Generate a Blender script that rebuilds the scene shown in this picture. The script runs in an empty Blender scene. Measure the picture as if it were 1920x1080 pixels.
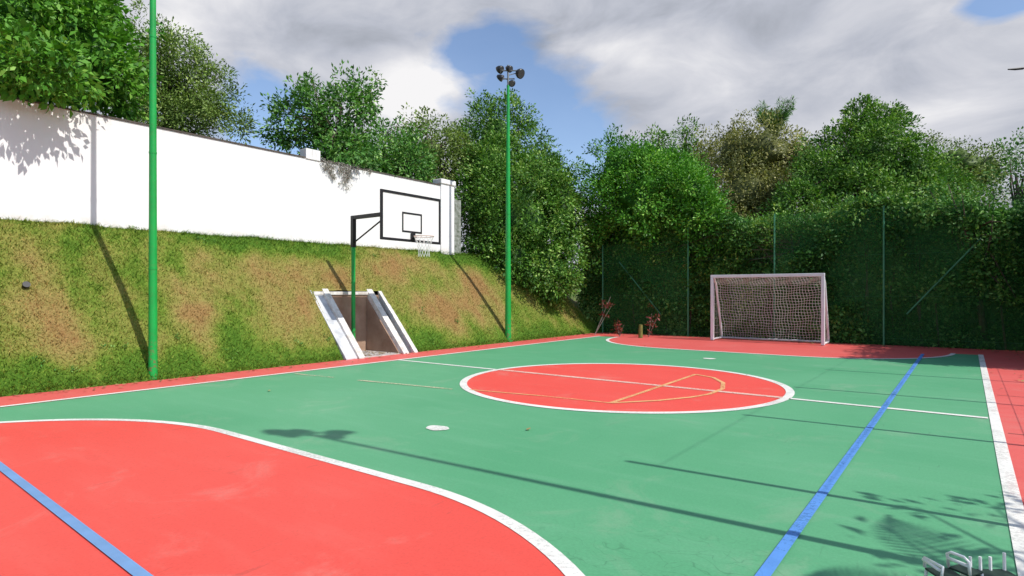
import bpy, math, random
import numpy as np
from mathutils import Vector, noise

# ------------------------------------------------------------------ camera, sky, sun, exposure
S = bpy.context.scene
COL = S.collection
PSI = math.atan2(853, 1127)
CAMH = 1.5
cd = bpy.data.cameras.new('camera'); cam = bpy.data.objects.new('camera', cd); COL.objects.link(cam)
cam.location = (0, 0, CAMH); cam.rotation_euler = (math.pi/2, 0, PSI)
cd.sensor_width = 36; cd.lens = 1127/1920*36; cd.shift_y = 9/1920; cd.clip_start = .05; cd.clip_end = 3000
S.camera = cam
S.view_settings.view_transform = 'Standard'; S.view_settings.look = 'None'
S.view_settings.gamma = 1; S.view_settings.exposure = 0.0
S.view_settings.use_curve_mapping = False

SUN_EL = math.radians(48); SUNV = Vector((math.cos(SUN_EL)*1, math.cos(SUN_EL)*.05, math.sin(SUN_EL))).normalized()
sl = bpy.data.lights.new('sun', 'SUN'); sun = bpy.data.objects.new('sun', sl); COL.objects.link(sun)
sl.energy = 4.45; sl.angle = math.radians(.5); sl.color = (1, .965, .91)
sun.rotation_euler = SUNV.to_track_quat('Z', 'Y').to_euler(); sun.location = (20, 0, 30)

CF = (-math.sin(PSI), math.cos(PSI)); CR = (math.cos(PSI), math.sin(PSI))
def P(px, py, d):            # a point of the place seen from the photographer's spot, at its own distance d
    s = (px-960)/1127*d
    return Vector((CF[0]*d+CR[0]*s, CF[1]*d+CR[1]*s, CAMH-(py-549)/1127*d))
def azel(px, py):
    v = P(px, py, 1)-Vector((0, 0, CAMH)); v.normalize()
    return math.atan2(v.x, v.y), math.asin(v.z)

W = bpy.data.worlds.new('World'); S.world = W; W.use_nodes = True
nt = W.node_tree; nt.nodes.clear()
class NT:
    def __init__(s, nt): s.nt = nt
    def n(s, t, **k):
        o = s.nt.nodes.new(t)
        for a, b in k.items(): setattr(o, a, b)
        return o
    def set(s, sock, v):
        if hasattr(v, 'is_output') or isinstance(v, bpy.types.NodeSocket): s.nt.links.new(v, sock)
        else: sock.default_value = v
    def m(s, op, a, b=0.0, c=0.0, clamp=False):
        o = s.n('ShaderNodeMath', operation=op, use_clamp=clamp)
        for i, v in enumerate((a, b, c)): s.set(o.inputs[i], v)
        return o.outputs[0]
    def mix(s, f, a, b, mode='MIX'):
        o = s.n('ShaderNodeMix', data_type='RGBA', blend_type=mode)
        s.set(o.inputs[0], f); s.set(o.inputs[6], a); s.set(o.inputs[7], b)
        return o.outputs[2]
    def noise(s, vec, scale, detail=4, rough=.5, dist=0):
        o = s.n('ShaderNodeTexNoise'); s.set(o.inputs['Scale'], scale); s.set(o.inputs['Detail'], detail)
        s.set(o.inputs['Roughness'], rough); s.set(o.inputs['Distortion'], dist)
        if vec is not None: s.set(o.inputs['Vector'], vec)
        return o.outputs['Fac']
    def ramp(s, f, pts):
        o = s.n('ShaderNodeValToRGB'); e = o.color_ramp.elements
        while len(e) < len(pts): e.new(.5)
        for i, (p, c) in enumerate(pts):
            e[i].position = p; e[i].color = (c, c, c, 1) if isinstance(c, (int, float)) else (*c, 1)
        s.set(o.inputs[0], f); return o.outputs[0]
N = NT(nt)
sky = N.n('ShaderNodeTexSky', sky_type='NISHITA', sun_disc=False)
sky.sun_elevation = SUN_EL; sky.sun_rotation = math.atan2(SUNV.x, SUNV.y)
sky.air_density = 1.0; sky.dust_density = .6; sky.ozone_density = 1.5; sky.altitude = 300
tc = N.n('ShaderNodeTexCoord'); sep = N.n('ShaderNodeSeparateXYZ'); nt.links.new(tc.outputs['Generated'], sep.inputs[0])
az = N.m('ARCTAN2', sep.outputs[0], sep.outputs[1]); el = N.m('ARCSINE', sep.outputs[2])
cmb = N.n('ShaderNodeCombineXYZ'); N.set(cmb.inputs[0], az); N.set(cmb.inputs[1], N.m('MULTIPLY', el, 1.9)); vec = cmb.outputs[0]
n1 = N.noise(vec, 4.2, 9, .55, .3); n2 = N.noise(vec, 2.0, 6, .5, .2)
dist = N.m('MULTIPLY', N.m('SUBTRACT', n1, .5), 3.2)
def blob(px, py, rx, ry, soft=1.0):        # soft ellipse in compass bearing and height above the horizon
    a, e = azel(px, py); a2, _ = azel(px+rx, py); _, e2 = azel(px, py-ry)
    u = N.m('DIVIDE', N.m('SUBTRACT', az, a), abs(a2-a)); v = N.m('DIVIDE', N.m('SUBTRACT', el, e), abs(e2-e))
    d = N.m('SQRT', N.m('ADD', N.m('MULTIPLY', u, u), N.m('MULTIPLY', v, v)))
    return N.m('SUBTRACT', 1.35*soft, d)
f = None
for b in ((915, 90, 115, 68), (990, 185, 125, 115), (1085, 275, 120, 100), (965, 120, 70, 70), (475, 225, 85, 85), (520, 290, 75, 50), (1880, 5, 80, 35, .9), (300, 190, 50, 40, .7)):
    g_ = blob(*b); f = g_ if f is None else N.m('MAXIMUM', f, g_)
# unseen open blue added overhead and behind the camera to lower ambient fill
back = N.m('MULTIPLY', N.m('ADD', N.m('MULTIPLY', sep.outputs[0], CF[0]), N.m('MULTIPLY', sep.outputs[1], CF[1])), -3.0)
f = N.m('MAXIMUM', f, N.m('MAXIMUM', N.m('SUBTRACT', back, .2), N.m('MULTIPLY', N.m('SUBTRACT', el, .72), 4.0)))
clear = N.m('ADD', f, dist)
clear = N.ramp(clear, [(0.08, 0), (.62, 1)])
# cloud tone: grey undersides, white rims near the gaps
tone = N.m('ADD', N.m('MULTIPLY', n2, .8), N.m('SUBTRACT', N.m('MULTIPLY', N.noise(vec, 5.5, 10, .58, .5), .85), .185))
def bright(px, py, rx, ry, k): 
    return N.m('MULTIPLY', N.m('MAXIMUM', N.m('ADD', blob(px, py, rx, ry, .74), 0), 0), k)
for b in ((790, 150, 140, 85, .4), (600, 60, 220, 60, -.22), (1200, 110, 220, 80, .3), (1450, 60, 400, 90, -.02), (1700, 220, 300, 60, .32), (330, 60, 110, 70, .3), (740, 210, 140, 50, .3), (1130, 90, 120, 50, .2)):
    tone = N.m('ADD', tone, bright(*b))
cloud = N.ramp(tone, [(.40, (.35, .375, .43)), (.58, (.50, .525, .60)), (.78, (.68, .69, .745)), (1.0, (.93, .92, .93))])
cl = N.n('ShaderNodeVectorMath', operation='SCALE'); N.set(cl.inputs[0], cloud); cl.inputs['Scale'].default_value = 10.0
sc = N.n('ShaderNodeVectorMath', operation='MULTIPLY'); nt.links.new(sky.outputs[0], sc.inputs[0]); sc.inputs[1].default_value = (1.6, 1.65, 1.75)
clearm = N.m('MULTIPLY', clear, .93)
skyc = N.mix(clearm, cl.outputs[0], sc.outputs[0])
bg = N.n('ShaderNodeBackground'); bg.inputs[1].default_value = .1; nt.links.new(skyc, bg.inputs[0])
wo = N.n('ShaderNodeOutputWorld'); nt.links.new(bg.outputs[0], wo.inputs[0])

# ------------------------------------------------------------------ helpers
random.seed(7); RNG = np.random.default_rng(7)
def mat(name, col, rough=.6, var=0, scale=3, metal=0, bump=0, bscale=40, spec=.4, col2=None):
    m = bpy.data.materials.new(name); m.use_nodes = True; T = NT(m.node_tree)
    b = m.node_tree.nodes['Principled BSDF']; b.inputs['Roughness'].default_value = rough; b.inputs['Metallic'].default_value = metal
    b.inputs['Specular IOR Level'].default_value = spec
    g = T.n('ShaderNodeNewGeometry').outputs['Position']
    if var or col2:
        n = T.noise(g, scale, 8, .6)
        c2 = col2 or tuple(max(0, c*(1-var)) for c in col)
        c = T.mix(T.ramp(n, [(.35, 0), (.65, 1)]), (*col, 1), (*c2, 1)); T.set(b.inputs['Base Color'], c)
    else: b.inputs['Base Color'].default_value = (*col, 1)
    if bump:
        bp = T.n('ShaderNodeBump'); bp.inputs['Strength'].default_value = bump; bp.inputs['Distance'].default_value = .02
        T.set(bp.inputs['Height'], T.noise(g, bscale, 6, .65)); T.set(b.inputs['Normal'], bp.outputs[0])
    return m
class MB:
    def __init__(s): s.v = []; s.f = []
    def box(s, x0, x1, y0, y1, z0, z1):
        b = len(s.v); s.v += [(x, y, z) for z in (z0, z1) for x, y in ((x0, y0), (x1, y0), (x1, y1), (x0, y1))]
        s.f += [tuple(b+i for i in q) for q in ((3, 2, 1, 0), (4, 5, 6, 7), (0, 1, 5, 4), (1, 2, 6, 5), (2, 3, 7, 6), (3, 0, 4, 7))]; return s
    def prism(s, pts, off):        # polygon swept by a vector
        b = len(s.v); n = len(pts); off = Vector(off); P0 = [Vector(p) for p in pts]
        s.v += [tuple(p) for p in P0]+[tuple(p+off) for p in P0]
        s.f += [tuple(b+i for i in range(n))[::-1], tuple(b+n+i for i in range(n))]
        s.f += [(b+i, b+(i+1) % n, b+n+(i+1) % n, b+n+i) for i in range(n)]; return s
    def tube(s, path, r, seg=8, cap=True):
        path = [Vector(p) for p in path]; n = len(path); rr = r if isinstance(r, (list, tuple)) else [r]*n
        b = len(s.v); t0 = (path[1]-path[0]).normalized(); a = t0.orthogonal().normalized()
        for i, p in enumerate(path):
            t = (path[min(i+1, n-1)]-path[max(i-1, 0)]).normalized(); a = (a-t*a.dot(t)).normalized(); c = t.cross(a)
            for k in range(seg):
                th = 2*math.pi*k/seg; s.v.append(tuple(p+(a*math.cos(th)+c*math.sin(th))*rr[i]))
        for i in range(n-1):
            for k in range(seg):
                k2 = (k+1) % seg; s.f.append((b+i*seg+k, b+i*seg+k2, b+(i+1)*seg+k2, b+(i+1)*seg+k))
        if cap: s.f += [tuple(b+k for k in range(seg))[::-1], tuple(b+(n-1)*seg+k for k in range(seg))]
        return s
    def sheet(s, pts, z):
        b = len(s.v); s.v += [(x, y, z) for x, y in pts]; s.f.append(tuple(b+i for i in range(len(pts)))); return s
    def band(s, inner, outer, z):
        b = len(s.v); n = len(inner)
        s.v += [(x, y, z) for x, y in inner]+[(x, y, z) for x, y in outer]
        s.f += [(b+i, b+n+i, b+n+i+1, b+i+1) for i in range(n-1)]; return s
    def build(s, name, m, parent=None, smooth=False, bevel=0):
        me = bpy.data.meshes.new(name); me.from_pydata(s.v, [], s.f); me.update()
        o = bpy.data.objects.new(name, me); COL.objects.link(o); me.materials.append(m)
        if smooth: me.polygons.foreach_set('use_smooth', [True]*len(me.polygons))
        if bevel:
            bv = o.modifiers.new('b', 'BEVEL'); bv.width = bevel; bv.segments = 2; bv.limit_method = 'ANGLE'
        if parent: attach(o, parent)
        return o
def attach(o, parent):
    o.parent = parent; o.matrix_parent_inverse = Matrix.Translation(-Vector(parent.location))
from mathutils import Matrix
def tag(o, label=None, cat=None, group=None, kind=None):
    for k, v in (('label', label), ('category', cat), ('group', group), ('kind', kind)):
        if v: o[k] = v
    return o
def empty(name, loc, label, cat, group=None):
    o = bpy.data.objects.new(name, None); COL.objects.link(o); o.location = loc; o.empty_display_size = .2
    return tag(o, label, cat, group)
def struct(o): o['kind'] = 'structure'; return o
def copy_tree(o, parent=None):
    c = o.copy(); COL.objects.link(c)
    if parent: c.parent = parent
    for ch in list(o.children): copy_tree(ch, c)
    return c
def np_mesh(name, V, F, mats, parent=None, attrs=None, midx=None):
    me = bpy.data.meshes.new(name); nv = len(V); k = F.shape[1]; nf = len(F)
    me.vertices.add(nv); me.vertices.foreach_set('co', V.astype(np.float32).ravel())
    me.loops.add(nf*k); me.loops.foreach_set('vertex_index', F.astype(np.int32).ravel())
    me.polygons.add(nf); me.polygons.foreach_set('loop_start', np.arange(nf, dtype=np.int32)*k)
    me.update(calc_edges=True)
    for a, d in (attrs or {}).items():
        at = me.attributes.new(a, 'FLOAT', 'POINT'); at.data.foreach_set('value', d.astype(np.float32))
    for m in mats: me.materials.append(m)
    if midx is not None: me.polygons.foreach_set('material_index', midx.astype(np.int32))
    o = bpy.data.objects.new(name, me); COL.objects.link(o)
    if parent: attach(o, parent)
    return o

# ------------------------------------------------------------------ key sizes (metres)
XL, XR, Y0, Y1 = -10.05, .25, .25, 18.36
XE = -11.1; XW = -13.55; ZB = 2.8; ZT = 4.96
YF = 20.15
PXs = (-6.37, -3.30)           # goal posts
# ------------------------------------------------------------------ court paint
def court_mat(name, c1, c2, c3, crack=False):
    m = bpy.data.materials.new(name); m.use_nodes = True; T = NT(m.node_tree); b = m.node_tree.nodes['Principled BSDF']
    g = T.n('ShaderNodeNewGeometry').outputs['Position']
    big = T.ramp(T.noise(g, .35, 5, .55, .4), [(.35, 0), (.68, 1)])
    c = T.mix(big, (*c1, 1), (*c2, 1))
    mp = T.n('ShaderNodeMapping'); mp.inputs['Scale'].default_value = (1, 5, 1); mp.inputs['Rotation'].default_value = (0, 0, .2); T.set(mp.inputs['Vector'], g)
    st = T.ramp(T.noise(mp.outputs[0], .8, 7, .65), [(.5, 0), (.78, 1)])
    c = T.mix(T.m('MULTIPLY', st, .4), c, (*c3, 1))
    sp = T.ramp(T.noise(g, 55, 3, .7), [(.35, .90), (.7, 1.05)])
    c = T.mix(1, c, sp, 'MULTIPLY')
    spot = T.ramp(T.noise(g, 1.7, 9, .7), [(.62, 0), (.74, 1)])
    c = T.mix(T.m('MULTIPLY', spot, .30), c, (*[x*.6 for x in c1], 1))
    du = T.ramp(T.noise(g, .9, 10, .72, .8), [(.55, 0), (.8, 1)]); c = T.mix(T.m('MULTIPLY', du, .30), c, (.50, .47, .38, 1))
    mq = T.n('ShaderNodeMapping'); mq.inputs['Scale'].default_value = (9, .9, 1); mq.inputs['Rotation'].default_value = (0, 0, .9); T.set(mq.inputs['Vector'], g)
    sc2 = T.ramp(T.noise(mq.outputs[0], 2.2, 5, .6, .6), [(.66, 0), (.72, 1)]); c = T.mix(T.m('MULTIPLY', sc2, .16), c, (.03, .04, .035, 1))
    if crack:
        v = T.n('ShaderNodeTexVoronoi', feature='DISTANCE_TO_EDGE'); mp2 = T.n('ShaderNodeMapping'); mp2.inputs['Scale'].default_value = (1.0, 3.4, 1); mp2.inputs['Rotation'].default_value = (0, 0, .5)
        nd = T.n('ShaderNodeTexNoise'); nd.inputs['Scale'].default_value = 2.5; T.set(nd.inputs['Vector'], g)
        vm = T.n('ShaderNodeVectorMath', operation='ADD'); T.set(vm.inputs[0], g); sc_ = T.n('ShaderNodeVectorMath', operation='SCALE'); T.set(sc_.inputs[0], nd.outputs['Color']); sc_.inputs['Scale'].default_value = .5; T.set(vm.inputs[1], sc_.outputs[0])
        T.set(mp2.inputs['Vector'], vm.outputs[0]); T.set(v.inputs['Vector'], mp2.outputs[0]); v.inputs['Scale'].default_value = 3.2
        cr = T.ramp(v.outputs[0], [(.0, 1), (.02, 0)])
        sx = T.n('ShaderNodeSeparateXYZ'); T.set(sx.inputs[0], g)
        # cracks gather in one worn corner of the court
        dx = T.m('DIVIDE', T.m('SUBTRACT', sx.outputs[0], -1.2), 1.3); dy = T.m('DIVIDE', T.m('SUBTRACT', sx.outputs[1], 3.0), .9)
        ms = T.m('SUBTRACT', 1.0, T.m('ADD', T.m('MULTIPLY', dx, dx), T.m('MULTIPLY', dy, dy)), clamp=True)
        c = T.mix(T.m('MULTIPLY', T.m('MULTIPLY', cr, ms), .55), c, (*[x*.45 for x in c1], 1))
    T.set(b.inputs['Base Color'], c)
    b.inputs['Roughness'].default_value = .62; b.inputs['Specular IOR Level'].default_value = .35
    bp = T.n('ShaderNodeBump'); bp.inputs['Strength'].default_value = .25; bp.inputs['Distance'].default_value = .004
    T.set(bp.inputs['Height'], T.noise(g, 90, 4, .7)); T.set(b.inputs['Normal'], bp.outputs[0])
    return m
M_green = court_mat('green court paint', (.085, .33, .155), (.115, .37, .185), (.17, .42, .24), True)
M_red = court_mat('red court paint', (.76, .072, .052), (.78, .09, .068), (.78, .14, .11))
M_red2 = court_mat('red border paint', (.66, .10, .085), (.72, .125, .105), (.72, .20, .17))
def worn(name, col, amt=.5):
    m = mat(name, col, .65, .12, 5); T = NT(m.node_tree); b = m.node_tree.nodes['Principled BSDF']; o = [n for n in m.node_tree.nodes if n.type == 'OUTPUT_MATERIAL'][0]
    g = T.n('ShaderNodeNewGeometry').outputs['Position']
    f = T.ramp(T.m('MULTIPLY', T.noise(g, 30, 8, .8), T.m('ADD', T.noise(g, 1.3, 3, .5), .5)), [(.52-.04*amt, 0), (.60, 1)])
    tr = T.n('ShaderNodeBsdfTransparent'); mx = T.n('ShaderNodeMixShader'); T.set(mx.inputs[0], T.m('MULTIPLY', f, amt)); T.set(mx.inputs[1], b.outputs[0]); T.set(mx.inputs[2], tr.outputs[0]); T.set(o.inputs[0], mx.outputs[0]); return m
M_line = worn('white line paint', (.80, .78, .71), .28)
M_old = worn('faded cream line paint', (.62, .55, .36), 1)
M_pinkl = worn('thin worn white paint', (.80, .52, .42), .7)
M_yellow = worn('faded yellow line paint', (.80, .42, .18), .7)
M_blue = worn('blue line paint', (.10, .28, .66), .35)

struct(MB().box(XE, 1.6, -9, YF+.1, -.15, 0).build('court_floor', M_red2))
struct(MB().sheet([(XL, Y0), (XR, Y0), (XR, Y1), (XL, Y1)], .003).build('green_playing_surface', M_green))
def arc(cx, cy, r, a0, a1, n=40): return [(cx+r*math.cos(a0+(a1-a0)*i/n), cy+r*math.sin(a0+(a1-a0)*i/n)) for i in range(n+1)]
PI = math.pi
def dpath(r, near):
    s = 1 if near else -1; yb = Y0 if near else Y1
    L = [(x, yb+s*y) for x, y in arc(PXs[0], 0, r, PI, PI/2, 30)]+[(x, yb+s*y) for x, y in arc(PXs[1]-(.09 if near else 0), 0, r, PI/2, 0, 30)]
    return L
for near in (True, False):
    pts = dpath(3.02, near)
    if near: pts = pts+[(1.2, -6), (-10.9, -6)]
    struct(MB().sheet(pts, .006).build('goal_area_surface', M_red if near else M_red2))
    struct(MB().band(dpath(2.98, near), dpath(3.08, near), .010).build('goal_area_line', M_line))
CX, CY, RC = -4.65, 9.12, 2.6
struct(MB().sheet(arc(CX, CY, RC, 0, 2*PI, 96)[:-1], .006).build('center_circle_surface', M_red))
struct(MB().band(arc(CX, CY, RC-.055, 0, 2*PI, 96), arc(CX, CY, RC+.065, 0, 2*PI, 96), .010).build('center_circle_line', M_line))
def rectline(x0, x1, y0, y1, z, m, name='court_line'): return struct(MB().sheet([(x0, y0), (x1, y0), (x1, y1), (x0, y1)], z).build(name, m))
rectline(XL-.09, XL, Y0, Y1, .010, M_line, 'side_line')
rectline(XR-.035, XR+.065, -1.0, Y1+.05, .010, M_line, 'side_line')
rectline(XL, CX-RC-.05, CY-.035, CY+.065, .010, M_line, 'halfway_line')
rectline(CX+RC+.05, XR-.05, CY-.035, CY+.065, .010, M_line, 'halfway_line')
rectline(CX-RC+.04, CX+RC-.04, CY-.05, CY+.08, .012, M_pinkl, 'halfway_line')
rectline(-.89, -.82, 1.4, 17.7, .0145, M_blue, 'blue_line')
for y in (4.79, 13.57): 
    struct(MB().sheet([(-4.66+.13*math.cos(a)*(1.1+.1*math.sin(3*a)), y+.11*math.sin(a)*(1+.08*math.cos(5*a))) for a in [2*PI*i/20 for i in range(20)]], .010).build('penalty_spot', M_line))
def pline(pts, w, z, m, name='worn_line'):
    V = [Vector((x, y, 0)) for x, y in pts]; a = []; b = []
    for i, p in enumerate(V):
        t = (V[min(i+1, len(V)-1)]-V[max(0, i-1)]).normalized(); nn = Vector((-t.y, t.x, 0))*w/2
        a.append((p.x+nn.x, p.y+nn.y)); b.append((p.x-nn.x, p.y-nn.y))
    return struct(MB().band(a, b, z).build(name, m))
pline([(-9.9, 6.43), (-8.9, 6.55)], .07, .010, M_old)
pline([(-8.3, 6.6), (-7.3, 6.74), (-6.55, 6.84), (-6.35, 6.86)], .07, .010, M_old)
pline([(-6.1, 6.98), (-4.9, 7.19), (-3.84, 7.29)], .05, .0125, M_yellow)
pline([(-3.84, 7.29), (-3.89, 9.0), (-3.95, 10.78)], .07, .0135, M_yellow, 'yellow_line')
pline([(-3.95, 10.78), (-3.55, 10.55), (-3.22, 10.05), (-3.02, 9.4), (-3.02, 8.8), (-3.13, 8.4), (-3.4, 7.85), (-3.84, 7.29)], .07, .0130, M_yellow, 'yellow_line')
M_thin_dark = mat('thin dark line tone', (.06, .035, .03), .8)
for y in (5.9, 8.3, 11.3, 15.2): rectline(XR+.1, 1.6, y, y+.015, .004, M_thin_dark, 'thin_dark_line')  # thin dark lines drawn across the right border strip
pline([(-8.6, 1.535), (-.89, 1.255)], .068, .0145, mat('worn blue line paint', (.17, .32, .56), .6, .15, 4), 'blue_line')
# ------------------------------------------------------------------ terrain
def vn(x, y, z=0): return noise.noise(Vector((x, y, z)))
def dry_of(Y, s):
    """how dry and brown the turf is at a place on the bank"""
    d = .40 + .36*vn(Y*.6, s*1.4, 1) + .36*vn(Y*1.7, s*4, 7) + .22*vn(Y*5, s*12, 3) + .12*vn(Y*14, s*30, 6)
    for (cy, cs, ry, rs, k) in DRY:
        q = ((Y-cy)/ry)**2+((s-cs)/rs)**2
        if q < 4: d += .8*k*math.exp(-q)
    if s < .2: d -= (.2-s)*2.6
    if s > .82: d -= (s-.82)*1.3
    return min(1, max(0, d))
def slope_at(px, py):          # where a sight line meets the bank -> (Y, s)
    u = (px-960)/1127; dx = CF[0]+CR[0]*u; dy = CF[1]+CR[1]*u; dz = -(py-549)/1127
    k = ZB/(XE-XW); t = (CAMH-k*(XE))/(-k*dx-dz) if abs(k*dx+dz) > 1e-6 else 10
    # z = k*(XE-x):  1.5+dz t = k(XE - dx t)
    t = (k*XE-CAMH)/(dz+k*dx)
    return dy*t, (CAMH+dz*t)/ZB
DRY = [(*slope_at(px, py), ry, rs, k) for px, py, ry, rs, k in (
    (370, 595, .5, .10, .6), (560, 590, .7, .14, .6), (500, 515, .9, .14, .5), (110, 590, .9, .2, .32), (140, 650, .4, .14, .5),
    (820, 590, .9, .25, .75), (890, 545, 1.2, .3, .65), (740, 500, 1.0, .2, .65), (620, 520, .6, .22, .6), (570, 540, .5, .2, .35),
    (440, 450, 1.2, .16, -.5), (560, 470, 1.2, .1, -.3), (860, 490, 1.4, .12, -.6), (330, 500, .35, .1, -.3), (420, 620, .6, .12, -.35), (190, 590, .3, .1, -.2), (250, 470, .5, .2, -.15), (960, 500, 1, .2, -.3))]
def bank_pt(s, Y):
    e = .05*vn(Y*.9, 5)+.03*vn(Y*4, 5)
    x = XE+(e if s < .02 else 0)*.7 - s*(XE-XW); z = ZB*s
    amp = math.sin(PI*min(1, max(0, s)))
    z += amp*(.10+.05*vn(Y*.8, s*2, 9)+.03*vn(Y*3, s*6, 2)) + (.03*vn(Y*2.2, 3)+.05*max(0, vn(Y*1.1, 8)) if s > .97 else 0)
    if Y > 19: z *= max(0.0, 1-(Y-19)/5)
    return (x, Y, z)
def turf(name, blade=False):
    m = bpy.data.materials.new(name); m.use_nodes = True; T = NT(m.node_tree); b = m.node_tree.nodes['Principled BSDF']
    a = T.n('ShaderNodeAttribute', attribute_name='dry').outputs['Fac']; r = T.n('ShaderNodeAttribute', attribute_name='rnd').outputs['Fac']
    g = T.n('ShaderNodeNewGeometry').outputs['Position']
    n = T.noise(g, 14, 6, .75)
    f = T.m('ADD', a, T.m('MULTIPLY', T.m('SUBTRACT', n, .5), .35))
    if blade: f = T.m('ADD', f, T.m('MULTIPLY', T.m('SUBTRACT', r, .5), .5))
    c = T.ramp(f, [(.0, (.09, .20, .018)), (.22, (.165, .26, .03)), (.42, (.26, .285, .055)), (.70, (.35, .285, .085)), (1.0, (.36, .215, .08))])
    if blade: c = T.mix(1, c, T.ramp(r, [(0, .5), (.5, 1.0), (1, 1.55)]), 'MULTIPLY')
    else: c = T.mix(1, c, T.ramp(T.noise(g, 45, 5, .8), [(.3, .45), (.7, 1.15)]), 'MULTIPLY')
    T.set(b.inputs['Base Color'], c); b.inputs['Roughness'].default_value = .8; b.inputs['Specular IOR Level'].default_value = .15
    if not blade:
        bp = T.n('ShaderNodeBump'); bp.inputs['Strength'].default_value = .8; bp.inputs['Distance'].default_value = .03
        T.set(bp.inputs['Height'], T.noise(g, 30, 6, .8)); T.set(b.inputs['Normal'], bp.outputs[0])
    return m
M_turf = turf('dry turf'); M_blade = turf('grass blades', True)
M_field = mat('rough meadow', (.07, .12, .03), .9, 0, 1.2, bump=.5, bscale=8, spec=.1, col2=(.13, .13, .05))
M_soil = mat('leaf litter soil', (.05, .04, .025), .95, 0, 4, bump=.6, bscale=20, spec=.1, col2=(.08, .06, .035))
NY0, NY1, XN = 8.5, 10.6, -12.36      # niche cut into the bank
ys = sorted(set([round(-8+.15*i, 3) for i in range(int(32/.15))]+[NY0, NY1]))
SN = (XE-XN)/(XE-XW)
ss = sorted(set([i/26 for i in range(27)]+[SN]))
V = np.array([bank_pt(s, y) for y in ys for s in ss]); ns = len(ss)
F = [(i*ns+j, (i+1)*ns+j, (i+1)*ns+j+1, i*ns+j+1) for i in range(len(ys)-1) for j in range(ns-1)
     if not (NY0-1e-4 <= ys[i] < NY1-1e-4 and ss[j] < SN-1e-4)]
dr = np.array([dry_of(y, s) for y in ys for s in ss])
struct(np_mesh('grass_bank', V, np.array(F), [M_turf], attrs={'dry': dr, 'rnd': np.full(len(V), .5)}))
# short turf blades on the bank
def blades(n, hmin, hmax, w, sampler):
    base = np.empty((n, 3)); d = np.empty(n); k = 0
    while k < n:
        Y, s = sampler()
        if NY0-.02 < Y < NY1+.02 and s < SN+.01: continue
        base[k] = bank_pt(s, Y); d[k] = dry_of(Y, s); k += 1
    h = RNG.uniform(hmin, hmax, n)*(1.15-.45*d); th = RNG.uniform(0, 2*PI, n)
    lean = RNG.normal(0, .95, (n, 2)); tip = base+np.stack([lean[:, 0]*h, lean[:, 1]*h, h], 1)
    side = np.stack([np.cos(th), np.sin(th), np.zeros(n)], 1)*(w*RNG.uniform(.6, 1.4, n))[:, None]
    base = base-np.array([0, 0, .012])
    V = np.stack([base-side, base+side, tip], 1).reshape(-1, 3); F = np.arange(3*n).reshape(-1, 3)
    return V, F, np.repeat(d, 3), np.repeat(RNG.random(n), 3)
def samp_all():
    Y = 1.5+18.5*random.random()**1.25; return Y, random.random()
def samp_edge():
    Y = 1.5+18.3*random.random(); return Y, abs(random.gauss(0, .018))
def samp_top():
    Y = 1.5+15*random.random(); return Y, 1-abs(random.gauss(0, .012))
parts_ = [blades(170000, .02, .05, .0085, samp_all), blades(9000, .02, .055, .006, samp_edge), blades(5000, .03, .09, .006, samp_top)]
off = 0; VV = []; FF = []; DD = []; RR = []
for V, F, d, r in parts_:
    VV.append(V); FF.append(F+off); DD.append(d); RR.append(r); off += len(V)
o = np_mesh('grass', np.vstack(VV), np.vstack(FF), [M_blade], attrs={'dry': np.concatenate(DD), 'rnd': np.concatenate(RR)})
tag(o, 'short patchy green and sun-browned turf covering the sloping bank', 'grass', kind='stuff')
# wide ground round the court, and the raised ground behind the wall
gx = [-900, -200, -60, -30, XE-.02, 1.58, 30, 200, 900]; gy = [-900, -200, -40, -9, 5, YF+.08, 40, 200, 900]
struct(MB().sheet([(-900, -900), (900, -900), (900, 900), (-900, 900)], -.06).build('ground', M_soil))
struct(MB().prism([(XW-.05, -40, -.05), (XW-.05, -40, ZB-.03), (-120, -40, ZB+1.5), (-120, -40, -.05)], (0, 59, 0)).build('raised_ground', M_field))
struct(MB().prism([(XW-.05, 19, -.05), (XW-.05, 19, ZB-.03), (XW-.05, 24.5, -.05)], (-60, 0, 0)).build('raised_ground', M_field))
# far low hills under the tree line
hv = []; hf = []
for i in range(61):
    a = -1.9+3.2*i/60; 
    for j, (r, zz) in enumerate(((110, -1), (150, 7+3*vn(i*.3, 1)), (230, 8+5*vn(i*.25, 4)))): hv.append((r*math.sin(a), r*math.cos(a), zz))
for i in range(60):
    for j in range(2): hf.append((i*3+j, (i+1)*3+j, (i+1)*3+j+1, i*3+j+1))
mb = MB(); mb.v = hv; mb.f = hf; struct(mb.build('hills', M_field, smooth=True))

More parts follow.
